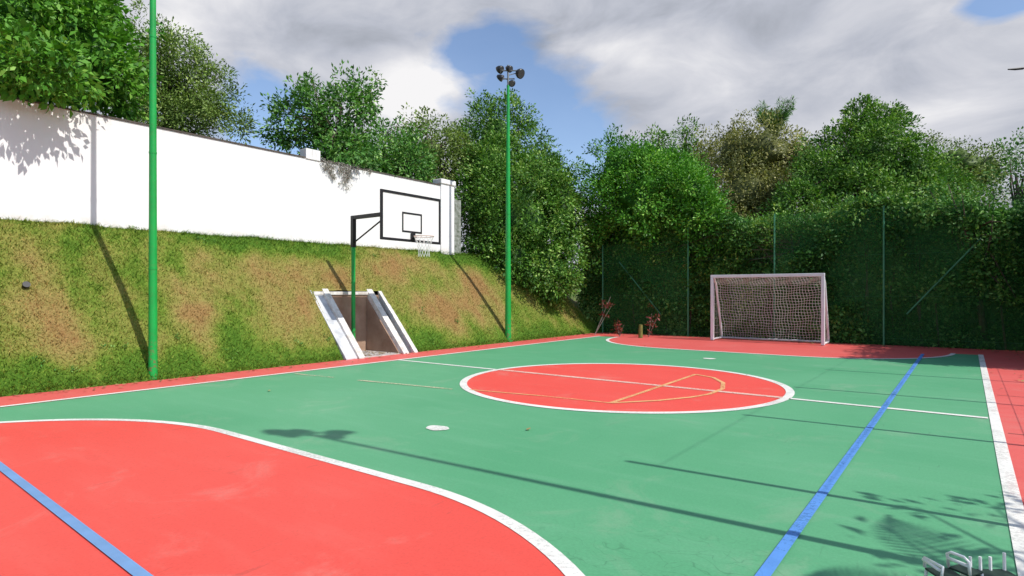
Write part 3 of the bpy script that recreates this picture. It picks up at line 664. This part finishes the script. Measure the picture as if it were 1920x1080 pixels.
def spiky(name, label, px, py, d, n, L, m, base, spreadang=.7, cat='tree'):
    """upright plume of long narrow leaves on stems"""
    base = Vector(base); t = empty(name, base, label, cat); c = P(px, py, d); cl = []; mb = MB()
    for i in range(n):
        a = random.uniform(0, 2*PI); s = random.random()**.7*spreadang; dv = Vector((math.sin(s)*math.cos(a), math.sin(s)*math.sin(a), math.cos(s))); ln = L*random.uniform(.6, 1.1)
        for k in range(26):
            q = c+dv*ln*(k/26)+Vector((0, 0, -.25*s*(k/26)**2*L)); cl.append((np.array(q), np.array(dv), .10, random.random()))
        mb.tube([c-Vector((0, 0, .2)), c+dv*ln*.5, c+dv*ln*.95], [.03, .018, .006], 5)
    V, F, r = leaves_np(cl, 9, .20, .14, 1, 0, .1)
    np_mesh('crown', V, F, [m], t, {'rnd': r})
    mb.tube([base, base.lerp(c, .5)+Vector((.1, 0, 0)), c], [.12, .1, .06], 8); mb.build('trunk', M_bark2, t); return t
spiky('plume_tree', 'feathery upright green treetop rising above the olive brown tree', 1452, 252, 27.5, 22, 1.75, L_mid, root(1452, 27.5), .62)
plant('conical_tree', 'tree', 'big broad dark green tree with ragged peak rising above the fence',
      [B(1625, 300, 98, 70, 22.5), B(1632, 245, 52, 45, 22.7), B(1560, 335, 72, 56, 22.2), B(1700, 330, 66, 56, 22), B(1500, 385, 56, 46, 21.6), B(1760, 365, 52, 46, 21.3), B(1615, 212, 22, 26, 22.7), B(1665, 228, 20, 26, 22.7), B(1630, 375, 110, 45, 21.8)],
      L_dark, root(1630, 22.6), size=.115, n_per=56, dens=10.5, cr=.33, tr=.17, corek=.56, lump=.28)
plant('young_bush', 'bush', 'yellow green bush in sun right of the ragged dark tree',
      [B(1790, 310, 60, 46, 26), B(1750, 275, 26, 26, 27), B(1840, 320, 46, 40, 26), B(1815, 360, 60, 40, 24), B(1850, 300, 26, 30, 26)], L_olive, root(1800, 26), size=.11, dens=7.5, tr=.1)
plant('young_bush', 'bush', 'light green leafy shrub growing over the right end of the fence',
      [B(1822, 395, 45, 36, 16.1), B(1862, 440, 34, 50, 15.7), B(1893, 520, 26, 60, 15.5), B(1775, 372, 36, 24, 16.6)], L_mid, root(1850, 16.3), size=.09, dens=10, cr=.22, tr=.08)
plant('dark_tree', 'tree', 'dark leafy tree filling the right edge behind the fence',
      [B(1905, 350, 46, 70, 21), B(1935, 300, 40, 40, 21), B(1905, 470, 44, 90, 20.3), B(1890, 580, 30, 80, 19.6), B(1950, 500, 50, 110, 20)],
      L_ivy, root(1930, 20.6), size=.11, n_per=26, dens=9, cr=.27, tr=.13)
# ivy covered hedge behind the fence
def hedge(name, label, x0, x1, y0, y1, H, m, n, size, hv=.25, cat='hedge'):
    t = empty(name, ((x0+x1)/2, (y0+y1)/2, 0), label, cat); cl = []
    fx, fy = x1-x0, y1-y0
    for _ in range(n):
        r = random.random(); A = [fx*H, fx*fy, fy*H, fy*H]; r *= sum(A); 
        if r < A[0]: x, y, z, o = random.uniform(x0, x1), y0, random.random()**.9*H, (0, -1, .1)
        elif r < A[0]+A[1]: x, y, z, o = random.uniform(x0, x1), random.uniform(y0, y1), H, (0, -.1, 1)
        elif r < A[0]+A[1]+A[2]: x, y, z, o = x0, random.uniform(y0, y1), random.random()*H, (-1, 0, .1)
        else: x, y, z, o = x1, random.uniform(y0, y1), random.random()*H, (1, 0, .1)
        q = .55*noise.noise(Vector((x*.7, z*.7, y*.3)))+.3*noise.noise(Vector((x*2, z*2, y)))
        hq = hv*noise.noise(Vector((x*.5, 3, y*.5)))*2
        p = np.array([x-o[0]*max(-.25, q)*.3, y+(.12-q*1.1 if o[1] < -.5 else 0), max(.03, z*(1+hq/H)+random.gauss(0, .05))])
        cl.append((p, np.array(o, float), random.uniform(.12, .3), min(1, max(0, .5+.9*noise.noise(Vector((x*.9, z*.9, 5)))))))
    V, F, r = leaves_np(cl, 22, size, .6, 1, .25, .3)
    b0 = MB()
    nxg = max(2, int(fx/.4)); nzg = 12
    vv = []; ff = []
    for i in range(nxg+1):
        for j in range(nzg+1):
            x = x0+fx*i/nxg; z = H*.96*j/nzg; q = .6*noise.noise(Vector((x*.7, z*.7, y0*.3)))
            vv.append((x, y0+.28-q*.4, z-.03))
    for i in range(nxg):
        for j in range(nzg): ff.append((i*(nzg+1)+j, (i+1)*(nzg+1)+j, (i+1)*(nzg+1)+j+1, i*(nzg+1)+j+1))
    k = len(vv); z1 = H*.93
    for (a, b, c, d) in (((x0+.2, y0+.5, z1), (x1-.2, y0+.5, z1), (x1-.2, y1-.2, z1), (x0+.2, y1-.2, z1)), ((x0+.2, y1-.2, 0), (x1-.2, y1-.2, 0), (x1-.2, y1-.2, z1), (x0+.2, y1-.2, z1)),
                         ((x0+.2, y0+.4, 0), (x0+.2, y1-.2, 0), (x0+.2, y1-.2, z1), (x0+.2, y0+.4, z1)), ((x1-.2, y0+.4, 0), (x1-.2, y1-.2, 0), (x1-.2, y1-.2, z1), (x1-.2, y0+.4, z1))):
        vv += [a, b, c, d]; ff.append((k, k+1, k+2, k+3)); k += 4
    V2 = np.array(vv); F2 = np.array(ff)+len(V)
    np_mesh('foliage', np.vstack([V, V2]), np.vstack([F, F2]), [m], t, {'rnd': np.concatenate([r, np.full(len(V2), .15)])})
    mb = MB()
    for i in range(int(fx*1.2)+2):
        x = random.uniform(x0+.1, x1-.1); mb.tube([(x, y0+.1, 0), (x+random.uniform(-.2, .2), y0+.15, H*.4), (x+random.uniform(-.5, .5), y0+.3, H*.8)], [.03, .022, .01], 5)
    mb.build('stem', M_bark, t)
    return t
hedge('hedge', 'tall dark ivy-covered hedge pressed against the back of the green fence', -12.0, 1.9, YF+.25, YF+1.8, 3.9, L_ivy, 5200, .115, .45)
plant('climber', 'climbing plant', 'leafy climber spilling over the fence top above the right of the goal',
      [((at(1480, YF+.3), YF+.35, 3.7), (.9, .4, .45)), ((at(1560, YF+.3), YF+.35, 3.95), (1.0, .42, .4)), ((at(1640, YF+.4), YF+.4, 4.1), (.9, .4, .35)), ((at(1400, YF+.3), YF+.3, 3.2), (.9, .4, .7)), ((at(1360, YF+.3), YF+.3, 2.5), (.6, .35, .8)), ((at(1300, YF+.3), YF+.25, 2.2), (.6, .35, .6)), ((at(1340, YF+.3), YF+.3, 1.2), (.5, .3, .8)), ((at(1700, YF+.3), YF+.35, 4.0), (.7, .4, .3)), ((at(1230, YF+.3), YF+.2, 2.9), (.8, .35, .4))],
      L_dark, (at(1500, YF+.3), YF+.5, 0), size=.09, n_per=26, dens=14, cr=.2, corek=.5, tr=.04, lump=.35)
hedge('side_hedge', 'leafy hedge outside the right side line shading the far corner', 1.75, 3.4, 15.6, YF+.2, 4.3, L_dark, 1300, .11)
# palm whose fronds throw the feathery shadow on the near right corner
def palm(label, base, H, n, L):
    base = Vector(base); t = empty('palm_tree', base, label, 'palm'); top = base+Vector((-.15, .05, H))
    MB().tube([base-Vector((0, 0, .1)), base.lerp(top, .5)+Vector((.06, 0, 0)), top], [.14, .11, .09], 12).build('trunk', M_bark2, t, smooth=True)
    for i in range(n):
        a = 2*PI*i/n+random.uniform(-.2, .2); e = random.uniform(.1, .9); ln = L*random.uniform(.8, 1.1); mb = MB(); pts = []
        for k in range(15):
            u = k/14; pts.append(top+Vector((math.cos(a), math.sin(a), 0))*(ln*u*math.cos(e*.5))+Vector((0, 0, ln*(math.sin(e)*u-.75*u*u))))
        mb.tube(pts, [.018*(1-.8*k/14) for k in range(15)], 5)
        sd = Vector((-math.sin(a), math.cos(a), 0))
        for k in range(2, 15):
            for sg in (-1, 1):
                for h in (0, .5):
                    if k+h > 14: continue
                    q = pts[k].lerp(pts[min(14, k+1)], h); fl = .42*math.sin(PI*min(.97, (k+h)/15+.08)); dv = (sd*sg*.8+Vector((math.cos(a), math.sin(a), 0))*.5+Vector((0, 0, -.45))).normalized()*fl
                    wv = Vector((math.cos(a), math.sin(a), 0))*.014; b = len(mb.v); mb.v += [tuple(q-wv), tuple(q+wv), tuple(q+dv*.6+wv*.9), tuple(q+dv), tuple(q+dv*.6-wv*.9)]; mb.f.append((b, b+1, b+2, b+3, b+4))
        mb.build('frond', M_frond, t)
    return t
M_frond = mat('palm frond', (.05, .15, .03), .5, .3, 3)
palm('palm standing outside the near right corner, its fronds shading the court', (3.45, 3.75, 0), 3.0, 10, 1.5)
plant('shade_tree', 'tree', 'small tree outside the right side line throwing leafy shade on the line',
      [((3.3, 3.9, 3.4), (.9, .22, .25)), ((3.6, 4.45, 3.7), (1.0, .16, .2)), ((3.2, 3.55, 3.3), (.7, .2, .2)), ((3.5, 5.4, 3.4), (.6, .5, .35))], L_dark, (4.0, 3.2, 0), size=.12, n_per=16, dens=4, cr=.25, corek=.4, tr=.08)

# red leaved plants and stub at the left end of the fence
M_stick = mat('bare pale stick', (.35, .31, .26), .9, .3, 10)
def redplant(label, px, d, top_py, spr, lean):
    b = root(px, d, 0); t = empty('red_shrub', b, label, 'shrub', 'red-leaved shrubs at the foot of the fence'); top = P(px+lean, top_py, d)
    cl = []
    for i in range(9):
        u = random.uniform(.35, 1.05); q = b.lerp(top, u); cl.append((np.array(q+Vector((random.gauss(0, spr), random.gauss(0, spr), random.gauss(0, spr)))), np.array((0, -.3, .8)), .09, random.random()))
    V, F, r = leaves_np(cl, 9, .11, .5, 1, .1, .3); np_mesh('foliage', V, F, [L_red], t, {'rnd': r})
    MB().tube([b, b.lerp(top, .5), top], [.014, .011, .006], 6).build('stem', M_stick, t)
    MB().tube([b, b.lerp(top, .4)+Vector((.12, 0, .05)), b.lerp(top, .75)+Vector((.25, 0, .1))], [.01, .008, .004], 5).build('stem', M_stick, t)
redplant('leaning red-leaved shrub on a bare pale stem beside the end of the grass bank', 1115, 21.3, 556, .08, 30)
redplant('low red-leaved shrub behind the short mossy stub', 1216, 20.5, 588, .14, 6)
redplant('small faint red-leaved shrub low between the leaning one and the stub', 1162, 20.6, 608, .07, -6)
M_moss = mat('mossy wood', (.20, .20, .05), .9, .4, 9, bump=.5)
b = root(1201, 20.0, 0)
tag(MB().tube([b, b+Vector((0, 0, .25)), b+Vector((.01, 0, .44))], [.075, .07, .062], 10).build('wooden_stub', M_moss), 'short mossy yellow-green wooden stub at the foot of the fence', 'post')
# dead creeper hanging over the wall top below the loose tree
cr_ = empty('hanging_creeper', (XW+.05, 11.7, ZT), 'grey dead creeper hanging over the wall top under the rounded loose tree', 'creeper'); cl = []; mb = MB()
for (px, ln) in ((606, .25), (614, .35), (622, .45), (632, .3), (641, .55), (648, .65), (655, .4), (668, .12), (690, .1)):
    u = (px-960)/1127; Y = XW/(CF[0]+CR[0]*u)*(CF[1]+CR[1]*u)
    for k in range(int(ln*30)+2): cl.append((np.array((XW+.06+random.gauss(0, .02), Y+random.gauss(0, .07), ZT+.06-random.random()*ln)), np.array((1, 0, -.5)), .05, random.random()))
    mb.tube([(XW-.1, Y, ZT+.06), (XW+.05, Y, ZT+.05), (XW+.06, Y+.04, ZT-ln)], .006, 5)
V, F, r = leaves_np(cl, 12, .05, .4, 1, .6, .2); np_mesh('foliage', V, F, [L_dead], cr_, {'rnd': r}); mb.build('stem', M_stick, cr_)
# drain pipe mouth on the bank
Yd, sd_ = slope_at(47, 547); q = Vector(bank_pt(sd_, Yd))
dp = empty('drain_pipe', q, 'small black drain pipe mouth in the grass bank at far left', 'pipe')
MB().tube([q+Vector((-.1, 0, -.06)), q+Vector((.07, 0, .03))], .045, 14).build('pipe', M_blk, dp)
MB().tube([q+Vector((.06, 0, .025)), q+Vector((.082, 0, .037))], .055, 14).build('collar', M_blk, dp)
# far lamp arm poking in at the right edge
lp = empty('street_lamp', root(1985, 24), 'thin dark lamp arm entering the sky at the right edge', 'street lamp')
tp = P(1985, 133, 24); MB().tube([root(1985, 24), tp], [.08, .05], 10).build('pole', M_galv, lp)
e = P(1890, 130, 24); MB().tube([tp, P(1915, 127, 24)], .03, 8).build('arm', M_blk, lp)
MB().tube([P(1918, 128, 24), P(1904, 129.5, 24), e], [.055, .05, .025], 8).build('lamp_head', M_blk, lp)

# ------------------------------------------------------------------ little white garden chairs in the near right corner
M_wm = mat('white enamelled tube', (.86, .88, .84), .35, .05, 9); M_seat = mat('dark green seat slats', (.02, .045, .03), .6)
def small_chair(x, y, rz, label, arch=True, w=.13, h=.30):
    t = empty('small_chair', (0, 0, 0), label, 'chair', 'small white frame chairs in the near right corner')
    s = h*.55
    for sx in (-1, 1):
        for sy in (-1, 1): MB().tube([(sx*w/2, sy*w/2, 0), (sx*w/2*.92, sy*w/2*.92, s)], .0075, 8).build('leg', M_wm, t)
    MB().box(-w/2, w/2, -w/2, w/2, s+.001, s+.012).build('seat', M_seat, t, bevel=.003)
    bk = MB()
    if arch: bk.tube([(-w/2, w/2, s+.012), (-w/2, w/2+.01, h*.93), (-w/2+.02, w/2+.012, h), (w/2-.02, w/2+.012, h), (w/2, w/2+.01, h*.93), (w/2, w/2, s+.012)], .0075, 8)
    else: bk.tube([(-w/2, w/2, s+.012), (-w/2-.01, w/2, h*.92), (w/2, w/2, h*.86), (w/2, w/2, s+.012)], .0075, 8)
    bk.tube([(-w/2, w/2+.006, h*.82), (w/2, w/2+.006, h*.82)], .009, 8)
    bk.build('backrest', M_wm, t, smooth=True)
    MB().tube([(-w/2, -w/2, s*.2), (w/2, -w/2, s*.9)], .005, 6).tube([(w/2, -w/2, s*.2), (-w/2, -w/2, s*.9)], .005, 6).build('stretcher', M_wm, t)
    t.location = (x, y, .011); t.rotation_euler = (0, 0, rz); return t
small_chair(-.005, 3.72, 2.6, 'small white frame chair with arched back, middle one of the corner group', True, .10, .205)
small_chair(-.085, 3.63, 2.2, 'small white frame chair with slanting back, left of the arched one', False, .12, .19)
small_chair(-.16, 3.52, 2.9, 'lowest small white chair, farthest left of the corner group', False, .12, .13)
bn = empty('small_bench', (.10, 3.78, .011), 'small dark bench with white upright rails beside the arched chair', 'bench')
R_ = lambda u, v, z: Vector((.10+CR[0]*u+CF[0]*v, 3.78+CR[1]*u+CF[1]*v, z))
for u in (-.10, .10): 
    for v in (-.05, .05): MB().tube([R_(u, v, .012), R_(u, v, .10)], .0075, 8).build('leg', M_wm, bn)
MB().prism([R_(-.11, -.06, .101), R_(.11, -.06, .101), R_(.11, .06, .101), R_(-.11, .06, .101)], (0, 0, .014)).build('seat', M_seat, bn)
for u in (-.07, -.02, .03, .10): MB().tube([R_(u, .05, .115), R_(u, .052, .2 if u > .09 else .18)], .0075, 6).build('backrest_slat', M_wm, bn)
MB().tube([R_(-.11, -.06, .11), R_(.11, -.06, .11)], .008, 6).build('front_rail', M_wm, bn)

# fallen leaves along the hedge foot, the bank edge and in the niche
M_lit = leafmat('dry fallen leaf', (.16, .09, .04), (.30, .19, .08), (.42, .33, .12), .1, .8)
n = 1500; pos = []
while len(pos) < n:
    r_ = random.random()
    if r_ < .5: x, y = random.uniform(-10.9, 1.3), YF-abs(random.gauss(0, .35))-.05
    elif r_ < .72: x, y = XE+abs(random.gauss(0, .25))+.02, random.uniform(1, 19.6)
    elif r_ < .9: x, y = 1.25-abs(random.gauss(0, .3)), random.uniform(3, 19.6)
    elif r_ < .91: x, y = random.uniform(-10.9, 1.2), random.uniform(2, 19)
    else: x, y = random.uniform(XN+.1, XE), random.uniform(NY0+.6, NY1-.6)
    if y > YF: continue
    pos.append((x, y, .022 if x > XE else .032))
pos = np.array(pos); a = RNG.uniform(0, 2*PI, n); L_ = RNG.uniform(.02, .05, n)
d1 = np.stack([np.cos(a), np.sin(a), RNG.normal(0, .15, n)], 1)*L_[:, None]; d2 = np.stack([-np.sin(a), np.cos(a), RNG.normal(0, .2, n)], 1)*(L_*.5)[:, None]
V = np.stack([pos-d1, pos+d2, pos+d1, pos-d2], 1).reshape(-1, 3)
tag(np_mesh('fallen_leaves', V, np.arange(4*n).reshape(-1, 4), [M_lit], attrs={'rnd': np.repeat(RNG.random(n), 4)}), 'dry brown fallen leaves scattered along the court edges', 'leaves', kind='stuff')
# darker broad weeds in the bank turf
wb = []
for px, py in ((560, 650), (612, 640), (650, 470), (330, 640), (420, 660), (210, 655), (120, 700), (790, 590), (805, 640), (860, 610), (700, 480), (905, 580), (60, 690), (380, 450), (250, 430), (500, 455), (960, 610), (930, 625), (1010, 590)):
    Y, s_ = slope_at(px, py)
    if NY0-.1 < Y < NY1+.1 and s_ < SN+.03: continue
    for _ in range(3):
        q = np.array(bank_pt(min(.99, max(.01, s_+random.gauss(0, .02))), Y+random.gauss(0, .12))); wb.append((q+np.array((.02, 0, .03)), np.array((.4, 0, .8)), .05, random.random()))
V, F, r = leaves_np(wb, 12, .04, .5, 1, 0, .5)
tag(np_mesh('weeds', V, F, [L_mid], attrs={'rnd': r}), 'small broad-leaved green weeds dotted over the grass bank', 'weeds', kind='stuff')
